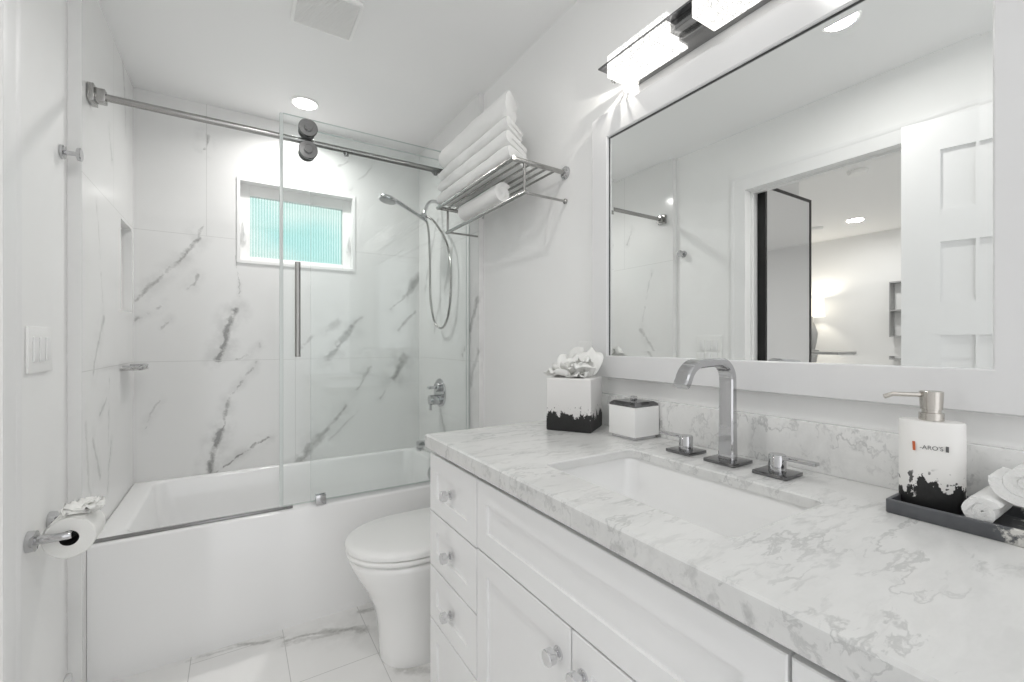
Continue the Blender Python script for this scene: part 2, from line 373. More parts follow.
# niche lining, sunk into the wall
nm = MB(); nm.box((XL-.07, NY0, NZ0), (XL-.06, NY1, NZ1))
nl = nm.build('wall_left_niche', M['tile_left']); struct(nl)
wl = bpy.data.objects['wall_left']
bpy.data.objects.remove(wl)
struct(boxes('wall_left', M['wall'], [((XL-.12, DY1+.012, 0), (XL, NY0, ZC)), ((XL-.12, NY1, 0), (XL, YB+.12, ZC)), ((XL-.12, NY0, 0), (XL, NY1, NZ0)), ((XL-.12, NY0, NZ1), (XL, NY1, ZC)), ((XL-.12, NY0, NZ0), (XL-.07, NY1, NZ1)),
    ((XL-.12, YN, 0), (XL, DY0-.012, ZC)), ((XL-.12, DY0-.012, DZ+.012), (XL, DY1+.012, ZC))]))
struct(boxes('wall_right_tile', M['tile_right'], [((TR, YT, 0), (XR-.0005, YB, ZC))]))
# window opening in the tiled back wall
WX0, WX1, WZ0, WZ1 = .017, .608, 1.607, 2.045
struct(boxes('wall_back', M['tile_back'], [((XL, YB, 0), (WX0, YB+.12, ZC)), ((WX1, YB, 0), (XR, YB+.12, ZC)), ((WX0, YB, 0), (WX1, YB+.12, WZ0)), ((WX0, YB, WZ1), (WX1, YB+.12, ZC))]))

# window
wn = thing('window_1', (0.31, YB+.07, WZ0), 'small white vinyl window with ribbed glass above the tub', 'window'); wn['kind'] = 'structure'
del wn['label'], wn['category']
fr = MB(); e = .05; y0, y1 = YB+.055, YB+.10
fr.box((WX0, y0, WZ0), (WX0+e, y1, WZ1)); fr.box((WX1-e, y0, WZ0), (WX1, y1, WZ1)); fr.box((WX0+e, y0, WZ0), (WX1-e, y1, WZ0+.035)); fr.box((WX0+e, y0, WZ1-.062), (WX1-e, y1, WZ1)); fr.bevel(.003)
wf = fr.build('window_frame', M['white'], wn)
ed = MB(); t = .012       # white edge trim round the opening
i_ = .003; ed.box((WX0-t, YB-.006, WZ0-t), (WX0+i_, YB+.0545, WZ1+t)); ed.box((WX1-i_, YB-.006, WZ0-t), (WX1+t, YB+.0545, WZ1+t)); ed.box((WX0+i_, YB-.006, WZ0-t), (WX1-i_, YB+.0545, WZ0+i_)); ed.box((WX0+i_, YB-.006, WZ1-i_), (WX1-i_, YB+.0545, WZ1+t))
ed.build('window_trim', M['trim'], wn)
boxes('window_pane', M['ribbed'], [((WX0+e, YB+.074, WZ0+.035), (WX1-e, YB+.080, WZ1-.062))], 0, wn)
for x in (WX0+.018, WX1-.030):
    boxes('window_latch', M['trim'], [((x, YB+.040, 1.72), (x+.014, YB+.055, 1.84)), ((x+.002, YB+.030, 1.76), (x+.010, YB+.04, 1.80))], .002, wn)
struct(boxes('wall_outside', M['boards'], [((-4, YB+2.0, -.5), (4, YB+2.05, 2.75))]))

# door casing (bathroom side), jamb lining, double door leaf standing slightly ajar
cs = MB()
prof = [(0, 0), (.0, .007), (.016, .011), (.062, .009), (.074, .013), (.085, .013), (.085, 0)]   # (outwards, thickness)
def casing(p, k):
    o_, th = p
    return [(XL+th, DY1+o_, 0), (XL+th, DY1+o_, DZ+o_), (XL+th, DY0-o_, DZ+o_), (XL+th, DY0-o_, 0)][k]
cs.loft([[casing(p, k) for p in prof] for k in range(4)])
struct(cs.build('trim_1', M['trim'], None, 20))
struct(boxes('trim_2', M['trim'], [((XL-.125, DY1, 0), (XL, DY1+.012, DZ)), ((XL-.125, DY0-.012, 0), (XL, DY0, DZ)), ((XL-.125, DY0-.012, DZ), (XL, DY1+.012, DZ+.012)), ((XL-.07, DY1-.012, 0), (XL-.055, DY1, DZ)), ((XL-.07, DY0, DZ-.012), (XL-.055, DY1-.012, DZ))], .001))
# door leaf (local: s along leaf from the hinge, t thickness)
LW = .712; hinge = Vector((-.400, .001, 0)); ang = math.atan2(.222, .975)
dr = MB()
def leaf(s0, s1, t0, t1, z0, z1):
    a = Vector((math.sin(ang), math.cos(ang), 0)); n_ = Vector((math.cos(ang), -math.sin(ang), 0))
    P = [hinge + a*s + n_*t + Vector((0, 0, z)) for z in (z0, z1) for s, t in ((s0, t0), (s1, t0), (s1, t1), (s0, t1))]
    v_ = [dr.bm.verts.new(p) for p in P]
    for f in ((0,3,2,1),(4,5,6,7),(0,1,5,4),(1,2,6,5),(2,3,7,6),(3,0,4,7)): dr.bm.faces.new([v_[i] for i in f])
zt, zb = 2.05, .012
leaf(0, LW, -.030, -.010, zb, zt)
rows = [(1.924, 1.685), (1.559, 1.322), (1.193, .956), (.83, .56), (.43, .2)]
st_ = .116; mu = .0956; pw = (LW-2*st_-2*mu)/3
for t0, t1 in ((-.010, 0), (-.040, -.030)):
    leaf(0, st_, t0, t1, zb, zt); leaf(LW-st_, LW, t0, t1, zb, zt)
    zs = [zt] + [z for r in rows for z in r] + [zb]
    for i in range(0, len(zs), 2): leaf(st_, LW-st_, t0, t1, zs[i+1], zs[i])
    for r in rows:
        for q in range(2):
            s0 = st_ + pw*(q+1) + mu*q; leaf(s0, s0+mu, t0, t1, r[1], r[0])
door = struct(dr.build('door_1', M['trim'], None, 0))
struct(boxes('baseboard_left', M['trim'], [((XL, DY1+.085, 0), (XL+.012, YT-.001, .10))], .003))
struct(boxes('baseboard_right', M['trim'], [((XR-.012, 1.262, 0), (XR, YT-.001, .10))], .003))

# bedroom beyond the doorway (seen in the mirror)
BY0, BY1 = -1.6, 3.3
struct(boxes('floor_bedroom', M['bedfloor'], [((XB, BY0, -.05), (XL, BY1, -.001))]))
struct(boxes('ceiling_bedroom', M['ceil'], [((XB-.1, BY0-.1, ZC), (XL-.12, BY1+.1, ZC+.06))]))
struct(boxes('wall_bedroom_far', M['bedwall'], [((XB-.1, BY0-.1, 0), (XB, BY1+.1, ZC))]))
struct(boxes('wall_bedroom_near', M['bedwall'], [((XB, BY0-.1, 0), (XL-.12, BY0, ZC))]))
struct(boxes('wall_bedroom_back', M['bedwall'], [((XB, BY1, 0), (XL-.12, BY1+.1, ZC))]))
struct(boxes('wall_closet', M['bedwall'], [((-1.13, 1.50, 0), (-.5805, BY1, ZC))]))

# ------------------------------------------------------------------ bathtub
tub = thing('bathtub', (.30, 2.41, 0), 'white alcove bathtub with a plain flat apron', 'bathtub')
m = MB(); ax0, ax1, ay0, ay1, zr = TL+.0006, TR-.0006, 2.012, YB-.0006, .478
def inner(dx0, dx1, dy0, dy1, r, z): return rrect(ax0+dx0, ax1-dx1, ay0+dy0, ay1-dy1, r, z)
L = [rrect(ax0, ax1, ay0, ay1, .002, 0), rrect(ax0, ax1, ay0, ay1, .002, zr-.012), rrect(ax0+.003, ax1-.003, ay0+.003, ay1-.003, .003, zr-.003), rrect(ax0+.010, ax1-.010, ay0+.010, ay1-.010, .004, zr),
     inner(.075, .06, .070, .035, .05, zr), inner(.083, .066, .077, .041, .055, zr-.004), inner(.088, .070, .081, .045, .06, zr-.014), inner(.11, .078, .095, .06, .08, zr-.16), inner(.17, .09, .115, .08, .10, .14), inner(.24, .13, .15, .12, .10, .095)]
m.loft(L); m.build('tub_shell', M['acryl'], tub, 50)
m = MB(); m.lathe((.961, 2.42, .405), (-1, 0, .1), [(0, .034), (.008, .034), (.012, .028), (.014, .01)]); m.build('overflow_plate', M['chrome'], tub)

# bottom channel along the tub rim and its guide
tag(boxes('threshold_strip', M['satin'], [((TL+.003, 2.028, zr+.0005), (.20, 2.046, zr+.010))], .002), 'thin metal guide strip lying on the tub rim', 'guide strip')
g = thing('door_guide', (.30, 2.03, zr+.001), 'small chrome guide block on the tub rim under the glass', 'door guide')
boxes('guide_block', M['chrome'], [((.285, 2.006, zr+.001), (.325, 2.0130, zr+.042)), ((.285, 2.0271, zr+.001), (.325, 2.032, zr+.042)), ((.285, 2.0131, zr+.001), (.325, 2.027, zr+.013))], .0015, g)
# ------------------------------------------------------------------ shower rail, glass
RY, RZ = 2.042, 2.010
rail = thing('shower_rail', (.30, RY, RZ), 'round steel shower door rail running across the tub', 'rail')
m = MB(); m.cyl((TL+.035, RY, RZ), (TR-.012, RY, RZ), .0125); m.build('rail_bar', M['steel'], rail)
m = MB(); m.box((TL+.001, RY-.030, RZ-.030), (TL+.018, RY+.030, RZ+.030)); m.box((TL+.018, RY-.018, RZ-.022), (TL+.045, RY+.018, RZ+.022)); m.bevel(.002); m.build('wall_bracket', M['steel'], rail)
m = MB(); m.box((TR-.016, RY-.030, RZ-.030), (TR-.001, RY+.030, RZ+.030)); m.bevel(.002); m.build('wall_bracket', M['steel'], rail)

def pane(name, x0, x1, ya, yb, z0, z1, parent):
    m = MB(); fs = m.box((x0, ya, z0), (x1, yb, z1))
    m.bm.normal_update()
    for f in m.bm.faces: f.material_index = 0 if abs(f.normal.y) > .5 else 1
    return m.build(name, [M['glass'], M['gedge']], parent, 0)
sd = thing('sliding_glass_door', (.52, 2.02, .50), 'frameless sliding glass door hung from rollers, nearer panel', 'shower door')
pane('glass_panel', .163, .99, 2.0150, 2.0250, .495, 2.097, sd)
boxes('edge_seal', plain('clear_seal', (.66, .70, .69), .25, bstr=0), [((.150, 2.0125, .497), (.1625, 2.0275, 2.094))], .001, sd)
for x in (.255, .915):
    m = MB()
    for dz in (.046, -.046):
        m.lathe((x, 2.0149, RZ+dz), (0, -1, 0), [(0, .037), (.010, .037), (.013, .035), (.0135, .017), (.024, .017), (.026, .015)])
    m.build('roller_cap', M['satin'], sd)
    m = MB()
    for dz in (.046, -.046):
        m.lathe((x, 2.0251, RZ+dz), (0, 1, 0), [(0, .020), (.004, .033), (.010, .029), (.020, .029), (.026, .033), (.030, .033)])
    m.build('roller', M['rubber'], sd)
m = MB()
hx = .213
for sgn, yy in ((-1, 2.0149), (1, 2.0251)):
    yb_ = yy + sgn*.030
    if sgn > 0: continue
    m.cyl((hx, yb_, 1.105), (hx, yb_, 1.490), .0105)
    for z in (1.135, 1.46): m.cyl((hx, yy, z), (hx, yb_, z), .007)
m.build('door_handle', M['steel'], sd)
fp = thing('fixed_glass_panel', (.65, 2.06, .48), 'fixed glass panel of the tub enclosure behind the sliding door', 'glass panel')
pane('glass_panel', .273, TR-.001, 2.0640, 2.0740, zr+.001, 2.075, fp)
for x in (.412, .83):
    m = MB(); m.cyl((x, RY+.013, RZ-.002), (x, 2.0639, RZ-.002), .010); m.lathe((x, 2.036, RZ-.013), (0, 0, -1), [(0, .010), (.012, .010), (.014, .008)]); m.build('panel_clamp', M['satin'], rail)

# ------------------------------------------------------------------ bath and shower fittings
sp = thing('tub_spout', (TR, 2.45, .571), 'square chrome tub spout low on the tiled wall', 'spout')
m = MB(); m.box((TR-.012, 2.42, .541), (TR-.001, 2.48, .601)); m.box((.888, 2.427, .556), (TR-.012, 2.473, .590)); m.box((.888, 2.430, .538), (.918, 2.470, .556)); m.bevel(.004); m.build('spout_body', M['chrome'], sp)
va = thing('shower_valve', (TR, 2.450, .87), 'round chrome shower valve with two stacked knobs', 'valve')
m = MB(); m.lathe((TR-.001, 2.450, .865), (-1, 0, 0), [(0, .083), (.005, .083), (.009, .079), (.010, .02)]); m.build('escutcheon', M['chrome'], va)
m = MB(); m.lathe((TR-.011, 2.450, .825), (-1, 0, 0), [(0, .030), (.052, .030), (.058, .028), (.0585, .01)]); m.box((.963, 2.444, .765), (.975, 2.456, .800)); m.build('temperature_knob', M['chrome'], va)
m = MB(); m.lathe((TR-.011, 2.450, .897), (-1, 0, 0), [(0, .026), (.022, .026), (.024, .010)]); m.box((.952, 2.434, .890), (1.01, 2.466, .906)); m.bevel(.002); m.build('diverter_knob', M['chrome'], va)

hs = thing('hand_shower', (TR, 2.44, 2.0), 'chrome hand shower on a curved arm with looping hose', 'shower')
m = MB(); m.lathe((TR-.001, 2.44, 1.985), (-1, 0, 0), [(0, .028), (.006, .028), (.014, .016)]); m.tube([(TR-.005, 2.44, 1.985), (.985, 2.44, 1.990), (.950, 2.435, 1.972), (.930, 2.432, 1.930), (.922, 2.43, 1.900)], .0095); m.build('shower_arm', M['chrome'], hs)
m = MB(); m.lathe((.921, 2.43, 1.905), (0, 0, -1), [(0, .014), (.030, .016), (.036, .012)]); m.cyl((.925, 2.43, 1.882), (.899, 2.43, 1.899), .0185); m.build('holder', M['chrome'], hs)
m = MB()
a = Vector((.935, 2.43, 1.868)); b = Vector((.770, 2.43, 1.945))
m.tube([a, a.lerp(b, .25), a.lerp(b, .6), b, b + Vector((-.025, 0, .008))], [.0095+.006*abs(i/32-.35) for i in range(33)])
hc = Vector((.712, 2.43, 1.955)); ax = Vector((-.18, 0, -1))
m.lathe(hc - ax*.014, ax, [(0, .015), (.004, .038), (.010, .047), (.020, .050), (.026, .048)]); m.build('shower_head', M['chrome'], hs)
m = MB(); m.lathe(hc + ax*.0123, ax, [(0, .044), (.003, .043), (.004, .02)]); m.build('spray_face', M['gray'], hs)
m = MB(); m.tube([(.937, 2.431, 1.866), (.955, 2.445, 1.80), (.966, 2.455, 1.62), (.970, 2.455, 1.42), (.980, 2.42, 1.285), (.992, 2.34, 1.245), (.995, 2.26, 1.31), (.993, 2.215, 1.47), (.985, 2.235, 1.68), (.958, 2.34, 1.83), (.930, 2.415, 1.888), (.922, 2.43, 1.893)], .0066, 10); m.build('hose', M['steel'], hs)

sdish = thing('soap_shelf', (TL, 2.62, 1.05), 'small chrome soap dish on the tiled wall below the niche', 'soap dish')
m = MB(); m.loft([rrect(TL+.001, TL+.075, 2.52, 2.70, .02, z) for z in (1.040, 1.046)]); m.build('dish', M['steel'], sdish)
m = MB(); m.tube([(TL+.006, 2.53, 1.058), (TL+.066, 2.53, 1.058), (TL+.072, 2.54, 1.058), (TL+.072, 2.68, 1.058), (TL+.066, 2.69, 1.058), (TL+.006, 2.69, 1.058)], .004, 8, smooth=False)
for y in (2.56, 2.66): m.cyl((TL+.072, y, 1.046), (TL+.072, y, 1.058), .003, n=8)
m.build('guard_rail', M['chrome'], sdish)

# ------------------------------------------------------------------ left wall fittings
hk = thing('robe_hook', (XL, 1.90, 1.754), 'chrome T shaped robe hook on the painted wall beside the tile edge', 'hook')
m = MB(); m.lathe((XL+.0005, 1.90, 1.754), (1, 0, 0), [(0, .022), (.007, .022), (.010, .018)]); m.build('hook_base', M['chrome'], hk)
m = MB(); m.cyl((XL+.009, 1.90, 1.754), (XL+.040, 1.90, 1.754), .0065); m.lathe((XL+.038, 1.90, 1.754), (1, 0, 0), [(0, .019), (.008, .021), (.010, .019)]); m.build('hook_peg', M['chrome'], hk)
sw = thing('light_switch', (XL, 1.715, 1.145), 'white three gang rocker switch plate on the painted wall', 'switch')
boxes('switch_plate', M['white'], [((XL+.0005, 1.626, 1.083), (XL+.007, 1.800, 1.205))], .002, sw)
for i in range(3):
    y = 1.713 + (i-1)*.046
    boxes('rocker', M['trim'], [((XL+.007, y-.0165, 1.112), (XL+.0105, y+.0165, 1.178))], .0015, sw)

ph = thing('toilet_paper_holder', (XL, 1.75, .644), 'chrome two post toilet paper holder on the painted wall', 'paper holder')
xs = -.385
for y in (1.642, 1.800):
    m = MB(); m.lathe((XL+.0005, y, .644), (1, 0, 0), [(0, .027), (.006, .027), (.016, .026), (.018, .011), (.080, .010), (.084, .008)]); m.build('post', M['chrome'], ph)
m = MB(); m.cyl((xs, 1.645, .644), (xs, 1.797, .644), .007); m.build('spindle', M['chrome'], ph)
roll = thing('toilet_roll', (xs, 1.711, .631), 'white toilet paper roll with its end folded into a flower', 'toilet roll')
m = MB()
def ring(r, y): return [(xs + r*math.cos(2*PI*i/48), y, .631 + r*math.sin(2*PI*i/48)) for i in range(48)]
m.loft([ring(.0205, 1.658), ring(.052, 1.658), ring(.055, 1.661), ring(.055, 1.762), ring(.052, 1.765), ring(.0205, 1.765)], False, False); m.build('paper_winding', M['paper'], roll)
m = MB(); m.loft([ring(.0204, 1.6585), ring(.0204, 1.7645), ring(.0190, 1.7645), ring(.0190, 1.6585), ring(.0204, 1.6585)], False, False); m.build('cardboard_core', M['card'], roll)
def petals(m, c, n, r, up, seed, spread=1.0, w_=.5, axis=None):
    R = random.Random(seed)
    for i in range(n):
        a = 2*PI*i/n + R.uniform(-.3, .3); el = up*R.uniform(.5, 1.2); rr = r*R.uniform(.75, 1.2); ph_ = R.uniform(0, 6)
        rows_ = []
        for j in range(9):
            t = j/8; row = []
            for k in range(7):
                q = (k/6-.5)*2
                ww = w_*rr*(.25+.95*math.sin(PI*min(1, .15+t*.8)))
                d = Vector((math.cos(a), math.sin(a), 0)); n_ = Vector((-math.sin(a), math.cos(a), 0))
                z = el*rr*(1.3*t - .75*t*t) + .10*rr*math.sin(q*4+ph_+t*3) + .07*rr*math.sin(q*9+ph_*2+t*5)
                p = Vector(c) + d*(rr*t*spread) + n_*(ww*q) + Vector((0, 0, z))
                row.append(m.bm.verts.new(p))
            rows_.append(row)
        for A, B in zip(rows_, rows_[1:]):
            for k in range(6): m.bm.faces.new((A[k], A[k+1], B[k+1], B[k]))
m = MB()
# folded top sheet hugging the roll, then a little flower
sheet = []
for j in range(13):
    a = PI*.93 - PI*.62*j/12
    sheet.append([(xs + .0575*math.cos(a), 1.660 + .103*k/6 + .003*math.sin(j), .631 + (.0575+.0015*math.sin(3*k+j))*math.sin(a)) for k in range(7)])
m.loft(sheet, False, False, False)
petals(m, (xs+.022, 1.705, .683), 9, .046, .75, 3); petals(m, (xs+.012, 1.72, .686), 6, .034, 1.3, 8)
o = m.build('paper_flower', M['paper'], roll, 180); md = o.modifiers.new('thick', 'SOLIDIFY'); md.thickness = .0012

# ------------------------------------------------------------------ toilet
to = thing('toilet', (.66, 1.63, 0), 'white skirted toilet with closed lid between tub and vanity', 'toilet')
def dloop(xf, xb, hw, z, n=40, y=1.63, p=2.3):
    """plan outline: rounded nose at xf (towards -x), squarer back at xb"""
    cx = xf + hw*1.25; P = []
    for i in range(n):
        a = 2*PI*i/n; ca, sa = math.cos(a), math.sin(a)
        if ca < 0: x = cx + (cx-xf)*(-abs(ca)**(2/2.05)); yy = y + hw*math.copysign(abs(sa)**(2/2.05), sa)
        else: x = cx + (xb-cx)*abs(ca)**(2/5); yy = y + hw*math.copysign(abs(sa)**(2/3.2), sa)
        P.append((x, yy, z))
    return P
m = MB()
m.loft([dloop(.452, 1.02, .108, 0), dloop(.448, 1.02, .112, .012), dloop(.446, 1.02, .114, .06), dloop(.440, 1.02, .120, .14), dloop(.425, 1.02, .132, .21), dloop(.395, 1.02, .150, .275), dloop(.360, 1.02, .170, .335), dloop(.342, 1.02, .181, .375), dloop(.338, 1.02, .183, .392), dloop(.342, 1.02, .180, .3965), dloop(.40, .98, .12, .397)])
m.build('bowl', M['porc'], to, 60)
m = MB(); m.loft([dloop(.345, .80, .176, .4015), dloop(.333, .81, .186, .405), dloop(.330, .81, .188, .413), dloop(.333, .81, .186, .420), dloop(.345, .80, .176, .422)]); m.build('seat', M['white'], to, 60)
m = MB(); m.loft([dloop(.345, .80, .177, .4245), dloop(.331, .815, .188, .427), dloop(.328, .82, .190, .440), dloop(.332, .815, .187, .449), dloop(.352, .80, .172, .455), dloop(.43, .75, .11, .4585)]); m.build('lid', M['white'], to, 60)
m = MB(); m.loft([rrect(.845, 1.046, 1.44, 1.82, .03, z) for z in (.395, .40, .70, .705)]); m.build('tank', M['porc'], to, 50)
m = MB(); m.loft([rrect(.838, 1.048, 1.433, 1.827, .03, .7055), rrect(.833, 1.048, 1.428, 1.832, .03, .712), rrect(.833, 1.048, 1.428, 1.832, .03, .732), rrect(.843, 1.045, 1.438, 1.822, .03, .738)]); m.build('tank_lid', M['porc'], to, 50)
m = MB(); m.lathe((.94, 1.63, .738), (0, 0, 1), [(0, .024), (.004, .024), (.006, .02)]); m.build('flush_button', M['chrome'], to)

# ------------------------------------------------------------------ vanity cabinet
FX = .490; vy0, vy1 = -.055, 1.245
va_ = thing('vanity_cabinet', (.76, .595, 0), 'white shaker vanity cabinet with drawers and doors under marble counter', 'cabinet')
boxes('carcass', M['cab'], [((FX+.021, vy0, .09), (1.050, vy1-.0, .700)), ((FX+.021, vy0, .7), (FX+.04, vy1, .834)), ((FX+.06, vy0+.018, .834), (FX+.075, vy1-.018, .8485)), ((1.03, vy0, .7), (1.050, vy1, .8485)), ((FX+.04, vy1-.018, .7), (1.03, vy1, .8485)), ((FX+.04, vy0, .7), (1.03, vy0+.018, .8485)), ((FX+.06, vy0+.01, 0), (1.050, vy1-.01, .09))], 0, va_)
def front(name, y0, y1, z0, z1, knobs=(), rail=.048):
    m = MB(); g_ = .002; x1 = FX+.020
    y0 += g_; y1 -= g_; z0 += g_; z1 -= g_
    # outer frame loop -> recessed centre, all one closed mesh
    def R(x, d): return [(x, y0+d, z0+d), (x, y1-d, z0+d), (x, y1-d, z1-d), (x, y0+d, z1-d)]
    m.loft([R(x1, 0), R(FX+.0015, 0), R(FX, .0015), R(FX, rail), R(FX+.0065, rail+.001)])
    o = m.build(name, M['cab'], va_, 20)
    for ky, kz in knobs:
        k = MB(); k.lathe((FX-.0003, ky, kz), (-1, 0, 0), [(0, .0125), (.003, .0125), (.0045, .010), (.006, .0055), (.013, .0055), (.0135, .012), (.0145, .0142), (.0265, .0142), (.0282, .0128), (.0284, .002)], 16)
        k.build('knob', M['knob'], o, 25)['label'] = 'chrome knob'
    return o
yd = .945
for z0, z1 in ((.667, .838), (.507, .667), (.3515, .507), (.095, .3515)):
    front('drawer', yd, vy1, z0, z1, [((yd+vy1)/2, (z0+z1)/2)])
ym = .238
front('false_front', ym, yd, .671, .838)
front('door', .592, yd, .095, .671, [(.627, .608)])
front('door', ym, .592, .095, .671, [(.560, .608)])
for z0, z1 in ((.667, .838), (.507, .667), (.3515, .507), (.095, .3515)):
    front('drawer', vy0, ym, z0, z1, [((ym+vy0)/2, (z0+z1)/2)])

# countertop with sink cut-out, backsplash
CX, CY0, CY1 = .479, -.075, 1.258
SX0, SX1, SY0, SY1 = .590, .862, .360, .802
ct = thing('countertop', (.76, .595, CT), 'white marble vanity countertop with grey veining and sink cutout', 'countertop')
m = MB()
def R4(d, z): return rrect(CX+d, XR-.0005, CY0+d, CY1-d, .0005, z, 6)
hole = lambda d, z: rrect(SX0-d, SX1+d, SY0-d, SY1+d, .018, z, 6)
zc0 = CT-.0405
zs = CT-.0205
m.loft([hole(0, zs), hole(.035, zs), R4(.030, zs-.0002), R4(.030, zc0), R4(.002, zc0), R4(0, zc0+.003), R4(0, CT-.004), R4(.004, CT), hole(.003, CT), hole(0, CT-.003), hole(0, zs)], False, False)
bmesh.ops.remove_doubles(m.bm, verts=m.bm.verts[:], dist=1e-5)
m.build('slab', M['carrara'], ct, 30)
boxes('backsplash', M['carrara2'], [((1.036, CY0, CT+.0002), (XR-.0005, CY1, .9935))], .0015, ct)
sk = thing('sink', (.726, .58, CT-.15), 'rectangular white undermount sink in the marble counter', 'sink')
m = MB()
def SR(dx, dy, r, z): return rrect(SX0-.006+dx, SX1+.006-dx, SY0-.006+dy, SY1+.006-dy, r, z, 8)
m.loft([SR(-.02, -.02, .03, zs-.0008), SR(0, 0, .03, zs-.0008), SR(.002, .002, .03, zs-.006), SR(.010, .010, .035, zs-.06), SR(.022, .024, .05, zs-.115), SR(.05, .06, .06, zs-.138), SR(.10, .17, .03, zs-.144)], False, True)
o = m.build('basin', M['porc'], sk, 60); md = o.modifiers.new('thick', 'SOLIDIFY'); md.thickness = .008; md.offset = -1
m = MB(); m.lathe((.74, .58, zs-.143), (0, 0, 1), [(0, .024), (.003, .024), (.005, .02), (.006, .003)]); m.build('drain', M['chrome'], sk)

# faucet
fa = thing('faucet', (.953, .594, CT), 'chrome widespread faucet with ribbon arch spout and two lever handles', 'faucet')
def plate(parent, x, y, s=.037):
    m = MB(); m.box((x-s, y-s, CT+.0003), (x+s, y+s, CT+.008)); m.bevel(.0012); m.build('base_plate', M['dchrome'], parent)
FXc, FYc = .953, .595
wdt = .017
path = [(FXc, CT+.0085), (FXc, CT+.06), (FXc, CT+.13), (FXc, CT+.18)]
R0 = .042
for i in range(1, 9): a = PI/2*i/8; path.append((FXc - R0*(1-math.cos(a)), CT+.188 + R0*math.sin(a)))
path += [(FXc-.08, CT+.2295), (FXc-.105, CT+.2285)]
R1 = .05
for i in range(1, 8): a = 1.25*i/7; path.append((FXc-.110 - R1*math.sin(a), CT+.228 - R1*(1-math.cos(a))))
path.append((FXc-.166, CT+.182))
m = MB(); loops = []
for i, (x, z) in enumerate(path):
    q0 = path[max(i-1, 0)]; q1 = path[min(i+1, len(path)-1)]
    tx, tz = q1[0]-q0[0], q1[1]-q0[1]; l = math.hypot(tx, tz); nx, nz = -tz/l, tx/l     # left normal
    t = i/(len(path)-1); th = .009 if i > 3 else .011 - .002*(i/3); ww = wdt*(1.0 if i > 2 else 1.08 - .04*i)
    loops.append([(x+nx*th, FYc-ww+.003, z+nz*th), (x+nx*th, FYc+ww-.003, z+nz*th), (x+nx*(th-.003), FYc+ww, z+nz*(th-.003)), (x-nx*(th-.003), FYc+ww, z-nz*(th-.003)), (x-nx*th, FYc+ww-.003, z-nz*th), (x-nx*th, FYc-ww+.003, z-nz*th), (x-nx*(th-.003), FYc-ww, z-nz*(th-.003)), (x+nx*(th-.003), FYc-ww, z+nz*(th-.003))])
m.loft(loops); so = m.build('spout', M['chrome'], fa, 40)
plate(so, FXc, FYc)
for y, sg in ((.704, 1), (.485, -1)):
    x = .951
    m = MB(); m.lathe((x, y, CT+.0083), (0, 0, 1), [(0, .0165), (.032, .0165), (.034, .015), (.0345, .004)])
    ho = m.build('handle', M['chrome'], fa, 40)
    plate(ho, x, y, .034)
    m = MB(); m.box((x-.009, min(y+sg*.012, y+sg*.075), CT+.034), (x+.009, max(y+sg*.012, y+sg*.075), CT+.041)); m.bevel(.0015); m.build('lever', M['chrome'], ho)

# ------------------------------------------------------------------ counter things
def rotz(m, c, a): bmesh.ops.rotate(m.bm, verts=m.bm.verts[:], cent=c, matrix=Matrix.Rotation(a, 3, 'Z'))
tb = thing('tissue_box', (.925, 1.103, CT), 'square tissue box cover, white above ragged black foot, on the counter', 'tissue box')
M['dip_box'] = dipped('dipped_cover', (.80, .79, .78), (.012, .012, .012), .050, .11, 48)
m = MB(); c = (.922, 1.095, 0); s = .0715; zt_ = CT+.163
sq = lambda d, z, r=.004: rrect(c[0]-s+d, c[0]+s-d, c[1]-s+d, c[1]+s-d, r, z)
m.loft([sq(.002, CT+.0005), sq(0, CT+.003), sq(0, zt_-.003), sq(.003, zt_), rrect(c[0]-.034, c[0]+.034, c[1]-.034, c[1]+.034, .03, zt_), rrect(c[0]-.034, c[0]+.034, c[1]-.034, c[1]+.034, .03, zt_-.03)]); rotz(m, c, math.radians(-57+90)); m.build('cover', M['dip_box'], tb, 40)
m = MB(); petals(m, (c[0], c[1], zt_-.008), 7, .075, .85, 11, .9, .45); petals(m, (c[0]+.02, c[1]-.005, zt_-.005), 5, .085, 1.35, 23, .5, .6); petals(m, (c[0]-.03, c[1]+.03, zt_-.004), 4, .055, .7, 5, .9, .7); petals(m, (c[0]+.01, c[1]+.01, zt_-.004), 4, .07, 1.7, 9, .35, .6)
for v in m.bm.verts: v.co.z = max(v.co.z, zt_+.002) if (v.co.xy-Vector(c[:2])).length > .03 else v.co.z
o = m.build('tissue', M['paper'], tb, 180); md = o.modifiers.new('thick', 'SOLIDIFY'); md.thickness = .001

cn = thing('canister', (.982, .902, CT), 'small white square canister with chrome lid by the backsplash', 'canister')
x0, x1, y0, y1 = .931, 1.031, .852, .953
m = MB(); m.loft([rrect(x0+.006, x1-.006, y0+.006, y1-.006, .002, z) for z in (CT+.0005, CT+.009)]); m.build('foot', M['chrome'], cn)
m = MB(); m.loft([rrect(x0, x1, y0, y1, .003, z) for z in (CT+.0091, CT+.092)]); m.bevel(.0015); m.build('box_body', M['white'], cn)
m = MB(); m.loft([rrect(x0+.001, x1-.001, y0+.001, y1-.001, .002, CT+.0922), rrect(x0+.001, x1-.001, y0+.001, y1-.001, .002, CT+.098), rrect(x0+.010, x1-.010, y0+.010, y1-.010, .002, CT+.105)]); li = m.build('lid', M['dchrome'], cn, 20)
m = MB(); m.box((.974, .895, CT+.105), (.988, .909, CT+.118)); m.bevel(.001); m.build('knob', M['chrome'], li)

